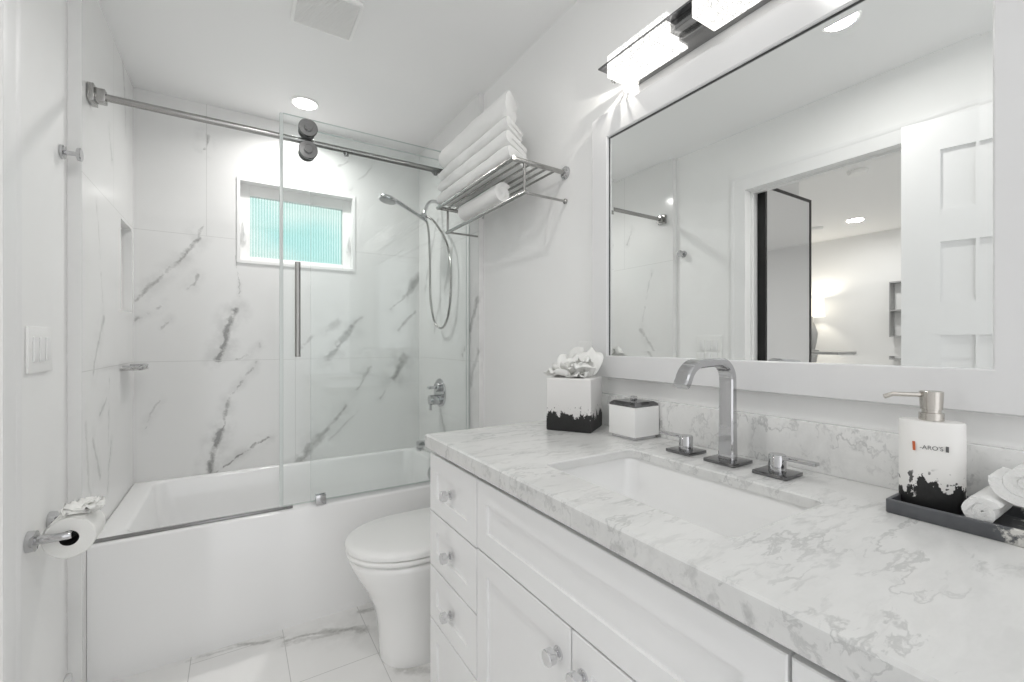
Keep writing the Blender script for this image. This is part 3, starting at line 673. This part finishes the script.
tr = thing('vanity_tray', (.95, .10, CT), 'dark grey resin tray with pale swirl on the counter', 'tray')
m = MB(); a0, a1, b0, b1 = .889, 1.018, -.040, .286
m.loft([rrect(a0+.001, a1-.001, b0+.001, b1-.001, .004, CT+.0005), rrect(a0, a1, b0, b1, .004, CT+.002), rrect(a0, a1, b0, b1, .004, CT+.021), rrect(a0+.001, a1-.001, b0+.001, b1-.001, .004, CT+.022), rrect(a0+.006, a1-.006, b0+.006, b1-.006, .003, CT+.022), rrect(a0+.007, a1-.007, b0+.007, b1-.007, .003, CT+.007)]); m.build('tray_body', M['tray'], tr, 40)
TZ = CT+.0075
sdp = thing('soap_dispenser', (.955, .247, TZ), 'white oval soap pump bottle with black foot standing on the tray', 'soap dispenser')
M['dip_bottle'] = dipped('dipped_bottle', (.84, .83, .81), (.010, .010, .010), .034, .13, 26)
m = MB(); bc = Vector((.955, .247)); ba = math.radians(14)
def oval(a_, b_, z):
    P = []
    for i in range(40):
        t = 2*PI*i/40; q = Vector((b_*math.copysign(abs(math.cos(t))**.85, math.cos(t)), a_*math.copysign(abs(math.sin(t))**.85, math.sin(t))))
        q.rotate(Matrix.Rotation(ba, 2)); P.append((bc.x+q.x, bc.y+q.y, z))
    return P
m.loft([oval(.037, .022, TZ+.0004), oval(.039, .024, TZ+.003), oval(.0400, .025, TZ+.02), oval(.0400, .025, TZ+.137), oval(.0385, .0235, TZ+.140), oval(.014, .010, TZ+.1405)]); m.build('bottle', M['dip_bottle'], sdp, 50)
m = MB(); m.lathe((bc.x, bc.y, TZ+.1406), (0, 0, 1), [(0, .0155), (.012, .0155), (.0125, .0120), (.017, .0120), (.0175, .0138), (.046, .0150), (.047, .013)]); pu = m.build('pump', M['nickel'], sdp, 30)
m = MB(); nd = Vector((-.60, .80, 0)).normalized(); p0 = Vector((bc.x, bc.y, TZ+.181)); m.tube([p0, p0+nd*.035, p0+nd*.050, p0+nd*.062+Vector((0, 0, -.005))], .0038, 10, smooth=False); m.build('nozzle', M['nickel'], pu)
# lettering on the bottle front
def text_mesh(name, body, size, origin, xdir, mat, parent):
    cu = bpy.data.curves.new(name, 'FONT'); cu.body = body; cu.size = size; cu.extrude = .0001
    t = bpy.data.objects.new('t', cu); C.objects.link(t); bpy.context.view_layer.update()
    me = bpy.data.meshes.new_from_object(t.evaluated_get(bpy.context.evaluated_depsgraph_get())); bpy.data.objects.remove(t)
    xd = Vector(xdir).normalized(); yd_ = Vector((0, 0, 1)); zd = xd.cross(yd_)
    off = Vector(parent.location)
    for v in me.vertices: v.co = Vector(origin) + xd*v.co.x + yd_*v.co.y + zd*v.co.z - off
    me.name = name; me.materials.append(mat); o = bpy.data.objects.new(name, me); C.objects.link(o); o.parent = parent
    return o
fn = Vector((-math.cos(ba), -math.sin(ba), 0)); fx = Vector((math.sin(ba), -math.cos(ba), 0))
face = Vector((bc.x, bc.y, 0)) + fn*.0254
M['ink'] = plain('grey_ink', (.12, .12, .12), .6); M['orange'] = plain('orange_ink', (.55, .12, .04), .5)
text_mesh('lettering', "-ARO'S", .0090, face + fx*-.0135 + Vector((0, 0, TZ+.0965)), fx, M['ink'], sdp)
m = MB(); q = face + fx*-.0215 + Vector((0, 0, TZ+.093)); m.prism([(0, 0), (.0034, 0), (.0028, .0145), (-.0006, .0145)], lambda p, k: q + fx*p[0] + Vector((0, 0, p[1])) + fn*(.0002*k)); m.build('colour_bar', M['orange'], sdp)
m = MB(); q = face + fx*.0165 + Vector((0, 0, TZ+.0955)); m.prism([(0, 0), (.0036, 0), (.0036, .009), (0, .009)], lambda p, k: q + fx*p[0] + Vector((0, 0, p[1])) + fn*(.0002*k)); m.build('ink_block', M['ink'], sdp)

def towel_roll(name, p0, p1, r, label, cat, group=None, turns=2.6, sq_=(1.0, 1.0), seed=0, tail=0.0):
    """spiral rolled cloth from p0 (visible end) to p1"""
    p0 = Vector(p0); p1 = Vector(p1); d = (p1-p0).normalized(); u = Vector((0, 0, 1)); u = (u-d*u.dot(d)).normalized(); v = d.cross(u)
    n = int(turns*26); R = random.Random(seed); th = r/(turns+.2)*.93
    outer = []; inner_ = []
    for i in range(n+1):
        t = i/n; a = t*turns*2*PI + seed; rr = th*.35 + (r-th*.35)*t
        outer.append((rr, a)); inner_.append((max(rr-th*.985, th*.05), a))
    ring_ = outer + inner_[::-1]
    m = MB(); loops = []; K = 14
    for j in range(K+1):
        s = j/K; L_ = []
        endt = min(j, K-j); soft = 1.0 - (.10 if endt == 0 else .03 if endt == 1 else 0)
        for rr, a in ring_:
            wob = 1 + .035*mnoise.noise(Vector((math.cos(a)*2+seed, math.sin(a)*2, s*4+rr*30)))
            q = p0.lerp(p1, s) + (u*math.cos(a)*sq_[1] + v*math.sin(a)*sq_[0])*rr*wob
            if endt == 0: q += d*((r-rr)*(.22 if j else -.22))*-1
            L_.append(q)
        loops.append(L_)
    m.loft(loops); o = m.build(name, M['terry'], None, 60)
    return tag(o, label, cat, group)
G = 'rolled washcloths on the tray'
zr0 = TZ+.0005
towel_roll('washcloth', (.898, .180, zr0+.0235), (1.0, .180, zr0+.0235), .0235, 'rolled white washcloth lying on the tray right beside the soap bottle', 'washcloth', G, 2.0, (1.0, 1.0), 1)
towel_roll('washcloth', (.903, .103, zr0+.0255), (1.0, .103, zr0+.0255), .0255, 'lower rolled white washcloth at the tray near end, cut by the photo edge', 'washcloth', G, 2.2, (1.0, 1.0), 2)
towel_roll('washcloth', (.915, .140, zr0+.069), (1.0, .140, zr0+.069), .0345, 'fatter rolled white washcloth resting on top of the other rolls', 'washcloth', G, 2.3, (1.05, .95), 3)

ol = thing('outlet', (XR, 1.192, 1.105), 'white outlet cover on the wall behind the tissue box', 'outlet')
boxes('outlet_plate', M['white'], [((XR-.006, 1.157, 1.045), (XR-.0005, 1.227, 1.167))], .002, ol)
boxes('socket_face', M['trim'], [((XR-.009, 1.175, 1.075), (XR-.006, 1.209, 1.137))], .001, ol)

# ------------------------------------------------------------------ mirror
GY0, GY1, GZ0, GZ1 = .193, 1.063, 1.121, 1.836
FWd = .078; fy0, fy1, fz0, fz1 = GY0-FWd, GY1+FWd-.012, GZ0-.072, GZ1+.078
mi = thing('wall_mirror', (XM, (GY0+GY1)/2, GZ0), 'large rectangular mirror in a wide white frame above the vanity', 'mirror')
m = MB()
def RR(x, a): 
    y0_, y1_, z0_, z1_ = [g0 + (f0-g0)*a for g0, f0 in ((GY0, fy0), (GY1, fy1), (GZ0, fz0), (GZ1, fz1))]
    return [(x, y0_, z0_), (x, y1_, z0_), (x, y1_, z1_), (x, y0_, z1_)]
m.loft([RR(XR-.001, 1), RR(XM-.016, 1), RR(XM-.020, .96), RR(XM-.013, .04), RR(XM-.010, 0), RR(XR-.001, 0), RR(XR-.001, 1)], False, False)
bmesh.ops.remove_doubles(m.bm, verts=m.bm.verts[:], dist=1e-6)
m.build('frame', M['frame'], mi, 15)
boxes('edge_reflection_strip', M['rubber'], [((XM-.004, GY0, GZ1-.0016), (XM+.005, GY1, GZ1)), ((XM-.003, GY1-.0012, GZ0), (XM+.005, GY1, GZ1-.0016))], 0, mi)  # dark strip stands in for the dark reflection along the glass edge
m = MB(); bw = .017; tl = math.tan(math.radians(1.4))*bw
def GR(x, d): return [(x, GY0+d, GZ0+d), (x, GY1-.0013-d, GZ0+d), (x, GY1-.0013-d, GZ1-.0017-d), (x, GY0+d, GZ1-.0017-d)]
m.loft([GR(XM+.005, 0), GR(XM-tl, 0), GR(XM, bw)]); m.build('mirror_glass', M['mirror'], mi, 0)

# ------------------------------------------------------------------ vanity light
vl = thing('vanity_light', (XR, .57, 1.98), 'chrome bath bar with glowing bubble crystal blocks above the mirror', 'wall light')
boxes('back_box', M['satin'], [((.990, .185, 1.957), (XR-.001, .955, 2.030)), ((.955, .190, 1.966), (.990, .950, 1.9915))], .003, vl)
boxes('top_cover', M['dchrome'], [((.9345, .165, 1.992), (1.0, 1.002, 1.996))], .001, vl)
for y in (.860, .572, .284):
    boxes('crystal_block', M['crystal'], [((.938, y-.106, 1.951), (1.028, y+.106, 2.016))], .002, vl)

# added point lamp, with added spokes that throw ray streaks on the wall
m = MB(); bx, by, bz = .988, .986, 1.983
m.cyl((bx-.010, by-.021, bz), (bx-.006, by-.002, bz), .0035, n=12)
for k in range(13):
    a = math.radians(-100 + 16*k + (5 if k % 2 else -3)); r0, r1 = .0022, .019
    m.cyl((bx+.006, by+r0*math.cos(a), bz+r0*math.sin(a)), (bx+.006, by+r1*math.cos(a), bz+r1*math.sin(a)), .00035+.00012*(k % 3), .0012+.0006*(k % 3), n=6)
m.build('added_streak_spokes', M['steel'], vl)
bl = bpy.data.lights.new('added_glow_lamp', 'POINT'); bl.energy = .65; bl.color = (1, .97, .90); bl.shadow_soft_size = .0006
bo = bpy.data.objects.new('added_glow_lamp', bl); C.objects.link(bo); bo.parent = vl; bo.location = Vector((bx, by, bz)) - vl.location

# ------------------------------------------------------------------ towel shelf and towels
SH = .820; sy0, sy1, sz = 1.306, 1.975, 1.806
ts = thing('towel_shelf', (XR, 1.64, sz), 'steel hotel towel shelf on the wall above the toilet', 'towel shelf')
m = MB(); m.cyl((SH, sy0-.008, sz), (SH, sy1+.010, sz), .0085, n=16); m.build('front_bar', M['steel'], ts)
for y in (sy0, sy1):
    m = MB(); m.cyl((SH, y, sz), (XR-.012, y, sz-.004), .0085, n=16); o = m.build('end_bar', M['steel'], ts)
    m = MB(); m.lathe((XR-.0005, y, sz-.004), (-1, 0, 0), [(0, .024), (.006, .024), (.011, .018), (.014, .010)]); m.build('wall_flange', M['chrome'], o)
for i in range(5):
    x = SH + .042 + .038*i
    m = MB(); m.cyl((x, sy0, sz), (x, sy1, sz), .0045, n=12); m.build('slat', M['steel'], ts)
lz, lx = 1.695, .868
m = MB(); m.cyl((lx, sy0-.012, lz), (lx, sy1+.012, lz), .0075, n=16); m.build('lower_bar', M['steel'], ts)
for y in (sy0, sy1):
    m = MB(); m.cyl((lx, y, lz), (lx, y, sz-.005), .005, n=12); m.build('hanger', M['steel'], ts)
    m = MB(); m.cyl((lx, y, lz), (XR-.004, y, lz), .0045, n=12); m.lathe((XR-.0005, y, lz), (-1, 0, 0), [(0, .010), (.006, .010), (.010, .006)], 16); m.build('brace', M['steel'], ts)

def folded_towel(z0, th, x0, x1, y0, y1, label, seed, lean=0.0, skew=.8, slump=0.0, wedge=0.0):
    """bath towel folded over once: two plump layers joined by a round fold along the front"""
    m = MB(); K = 36; loops = []; h = th/2; g_ = .0025
    prof = []
    n = 12
    # lower layer outer (back -> front), front bulge, upper layer outer back, then the slit between the layers
    for i in range(9): t = i/8; prof.append((x1 + (x0+h*.7-x1)*t, 0))
    for i in range(1, n): a = -PI/2 - PI*i/n; prof.append((x0 + h*.7 + h*.7*math.cos(a), h + h*math.sin(a)))
    for i in range(9): t = i/8; prof.append((x0+h*.7 + (x1-x0-h*.7)*t, th))
    prof.append((x1+.006, th-.3*h)); prof.append((x1+.004, h+.3*h))
    for i in range(5): t = i/4; prof.append((x1 + (x0+h*1.5-x1)*t, h+g_*(1-.3*t)))
    for i in range(5): t = i/4; prof.append((x0+h*1.5 + (x1-x0-h*1.5)*t, h-g_*(1-.3*(1-t))))
    prof.append((x1+.004, .7*h)); prof.append((x1+.006, .3*h))
    for j in range(K+1):
        s = j/K; e_ = min(s, 1-s)*K; sh = 1.0 if e_ >= 3 else (.72, .90, .975)[int(e_)]
        L_ = []
        for x, z in prof:
            zz = h + (z-h)*sh
            y = y0 + (y1-y0)*s + skew*max(0, x-x0)*(1-s)
            nz = mnoise.noise(Vector((x*9+seed, y*7, seed*3.1)))*.012 + mnoise.noise(Vector((x*28, y*22+seed, z*20)))*.0035
            top = z/th
            zz += nz*(.3+.7*top)*(1 if z0 > 1.98 else .25) - slump*(1-s)*0 + wedge*top*(x-x0)/(x1-x0)
            nx = mnoise.noise(Vector((y*8, z*30, seed+5)))*.006
            xx = x + lean*(z/th) + nx
            L_.append((xx, y, z0+zz))
        loops.append(L_)
    m.loft(loops); o = m.build('bath_towel', M['terry'], None, 60)
    o.location = (0, 0, 0)
    return tag(o, label, 'towel', 'folded towels on the shelf')
zb0 = sz + .0105
folded_towel(zb0+.001, .060, SH-.002, .985, 1.335, 1.985, 'bottom folded white bath towel of the stack on the steel shelf', 1, skew=.55, lean=-.004)
folded_towel(zb0+.0645, .054, SH-.004, .965, 1.345, 1.98, 'second folded white bath towel from the bottom of the stack', 2, skew=.65, lean=.004)
folded_towel(zb0+.122, .050, SH+.002, .945, 1.352, 1.985, 'third folded white bath towel from the bottom of the stack', 3, skew=.7)
folded_towel(zb0+.1755, .108, SH-.002, .915, 1.360, 1.985, 'thickest folded white bath towel on top of the stack', 4, skew=.9, lean=.012)
towel_roll('hand_towel', (.8905, 1.49, 1.752), (.8905, 1.83, 1.752), .043, 'rolled white hand towel tucked under the steel shelf', 'towel', None, 2.5, (1, 1), 4)

# ------------------------------------------------------------------ ceiling fittings
def downlight(x, y, label, group, power, r=.055, spread=175):
    t = thing('ceiling_light', (x, y, ZC), label, 'ceiling light', group)
    m = MB(); m.lathe((x, y, ZC-.0003), (0, 0, -1), [(0, r+.012), (.004, r+.012), (.006, r+.008), (.004, r)], 40); m.build('trim_ring', M['white'], t)
    m = MB(); m.lathe((x, y, ZC-.0045), (0, 0, -1), [(0, r-.001), (.002, r-.002), (.004, r*.5), (.0045, .002)], 40); m.build('lens', M['lens'], t)
    area_lamp('lamp', (x, y, ZC-.012), r*1.8, power, t, spread=math.radians(spread))
    return t
downlight(.305, 2.525, 'round recessed ceiling light glowing above the tub', None, LIGHT['tub'], spread=150)
downlight(.11, .775, 'recessed ceiling light seen at the upper edge of the wall mirror', None, LIGHT['bath'])
vt = thing('ceiling_vent', (.29, 1.78, ZC), 'square white louvred exhaust fan grille on the ceiling', 'vent')
vx0, vx1, vy0_, vy1_ = .176, .402, 1.665, 1.895
m = MB(); m.loft([rrect(vx0, vx1, vy0_, vy1_, .012, ZC-.0005), rrect(vx0, vx1, vy0_, vy1_, .012, ZC-.010), rrect(vx0+.004, vx1-.004, vy0_+.004, vy1_-.004, .010, ZC-.013), rrect(vx0+.012, vx1-.012, vy0_+.012, vy1_-.012, .006, ZC-.013), rrect(vx0+.014, vx1-.014, vy0_+.014, vy1_-.014, .006, ZC-.004)], True, True); m.build('vent_frame', M['white'], vt, 40)
m = MB(); k = 26
for i in range(k):
    y = vy0_+.018 + (vy1_-vy0_-.036)*i/(k-1)
    m.box((vx0+.0135, y-.0022, ZC-.0125), (vx1-.0135, y+.0022, ZC-.0085))
m.build('louvres', plain('grille_plastic', (.84, .84, .83), .5), vt, 0)

# ------------------------------------------------------------------ bedroom things seen in the mirror
wd_ = thing('mirrored_closet_door', (-.87, 1.45, 0), 'tall black framed mirrored closet door seen through the doorway', 'closet door')
cx0, cx1, cy0, cy1, cz = -1.150, -.590, 1.432, 1.478, 2.105
b_ = .018
boxes('door_frame', M['black'], [((cx0, cy0, .01), (cx0+b_, cy1, cz)), ((cx1-b_, cy0, .01), (cx1, cy1, cz)), ((cx0+b_, cy0, .01), (cx1-b_, cy1, .01+b_)), ((cx0+b_, cy0, cz-b_), (cx1-b_, cy1, cz))], 0, wd_)
boxes('door_mirror', plain('grey_mirror', (.80, .80, .81), .02, 1.0, bstr=0, var=.01), [((cx0+b_+.0005, cy0+.003, .01+b_+.0005), (cx1-b_-.0005, cy1-.003, cz-b_-.0005))], 0, wd_)
dw = thing('dresser', (-3.82, 2.75, 0), 'pale low dresser against the far bedroom wall under the lamp', 'dresser')
boxes('dresser_body', M['trim'], [((-4.045, 2.26, .02), (-3.62, 3.25, 1.03))], .004, dw)
boxes('dresser_top', M['gray'], [((-4.048, 2.24, 1.0305), (-3.60, 3.27, 1.055))], .003, dw)
for z in (.08, .40, .72):
    boxes('drawer', M['trim'], [((-3.6195, 2.28, z), (-3.612, 3.23, z+.29))], .002, dw)
tl_ = thing('table_lamp', (-3.85, 2.62, 1.055), 'lit table lamp with cream drum shade on the dresser', 'lamp')
m = MB(); m.lathe((-3.85, 2.62, 1.056), (0, 0, 1), [(0, .07), (.012, .07), (.02, .03), (.10, .045), (.22, .06), (.32, .03), (.36, .012), (.44, .010)]); m.build('lamp_base', M['gray'], tl_)
m = MB(); n = 40
m.loft([[(-3.85+r*math.cos(2*PI*i/n), 2.62+r*math.sin(2*PI*i/n), z) for i in range(n)] for r, z in ((.13, 1.47), (.115, 1.69))], False, False); m.build('lamp_shade', M['shade'], tl_)
bl = bpy.data.lights.new('bulb', 'POINT'); bl.energy = 4; bl.color = (1, .92, .78); bl.shadow_soft_size = .04
bo = bpy.data.objects.new('bulb', bl); C.objects.link(bo); bo.parent = tl_; bo.location = (0, 0, .58)
sh = thing('wall_shelf', (XB, 1.70, 1.22), 'dark edged open shelf box on the far bedroom wall', 'shelf')
boxes('shelf_frame', M['gray'], [((XB+.001, 1.89, 1.22), (XB+.12, 1.90, 1.82)), ((XB+.001, 1.40, 1.22), (XB+.12, 1.41, 1.82)), ((XB+.001, 1.41, 1.22), (XB+.12, 1.89, 1.235)), ((XB+.001, 1.41, 1.805), (XB+.12, 1.89, 1.82)), ((XB+.001, 1.41, 1.50), (XB+.12, 1.89, 1.515))], 0, sh)
GB = 'bedroom ceiling lights'
downlight(-3.25, 1.96, 'recessed light in the bedroom ceiling seen through the doorway', None, LIGHT['bed'], .07)
downlight(-2.2, .0, 'recessed bedroom light out of sight behind the door leaf', None, LIGHT['bed'], .07)
downlight(-2.2, -1.0, 'recessed bedroom light near the bedroom end wall', None, LIGHT['bed'], .07)
for (x, y), lab in (((-1.74, 1.39), 'small flat disc on the bedroom ceiling close to the doorway head'), ((-3.27, 2.32), 'small flat disc on the bedroom ceiling near the far wall')):
    m = MB(); m.lathe((x, y, ZC-.0005), (0, 0, -1), [(0, .06), (.012, .06), (.026, .05), (.028, .01)]); tag(m.build('smoke_detector', M['white']), lab, 'detector')
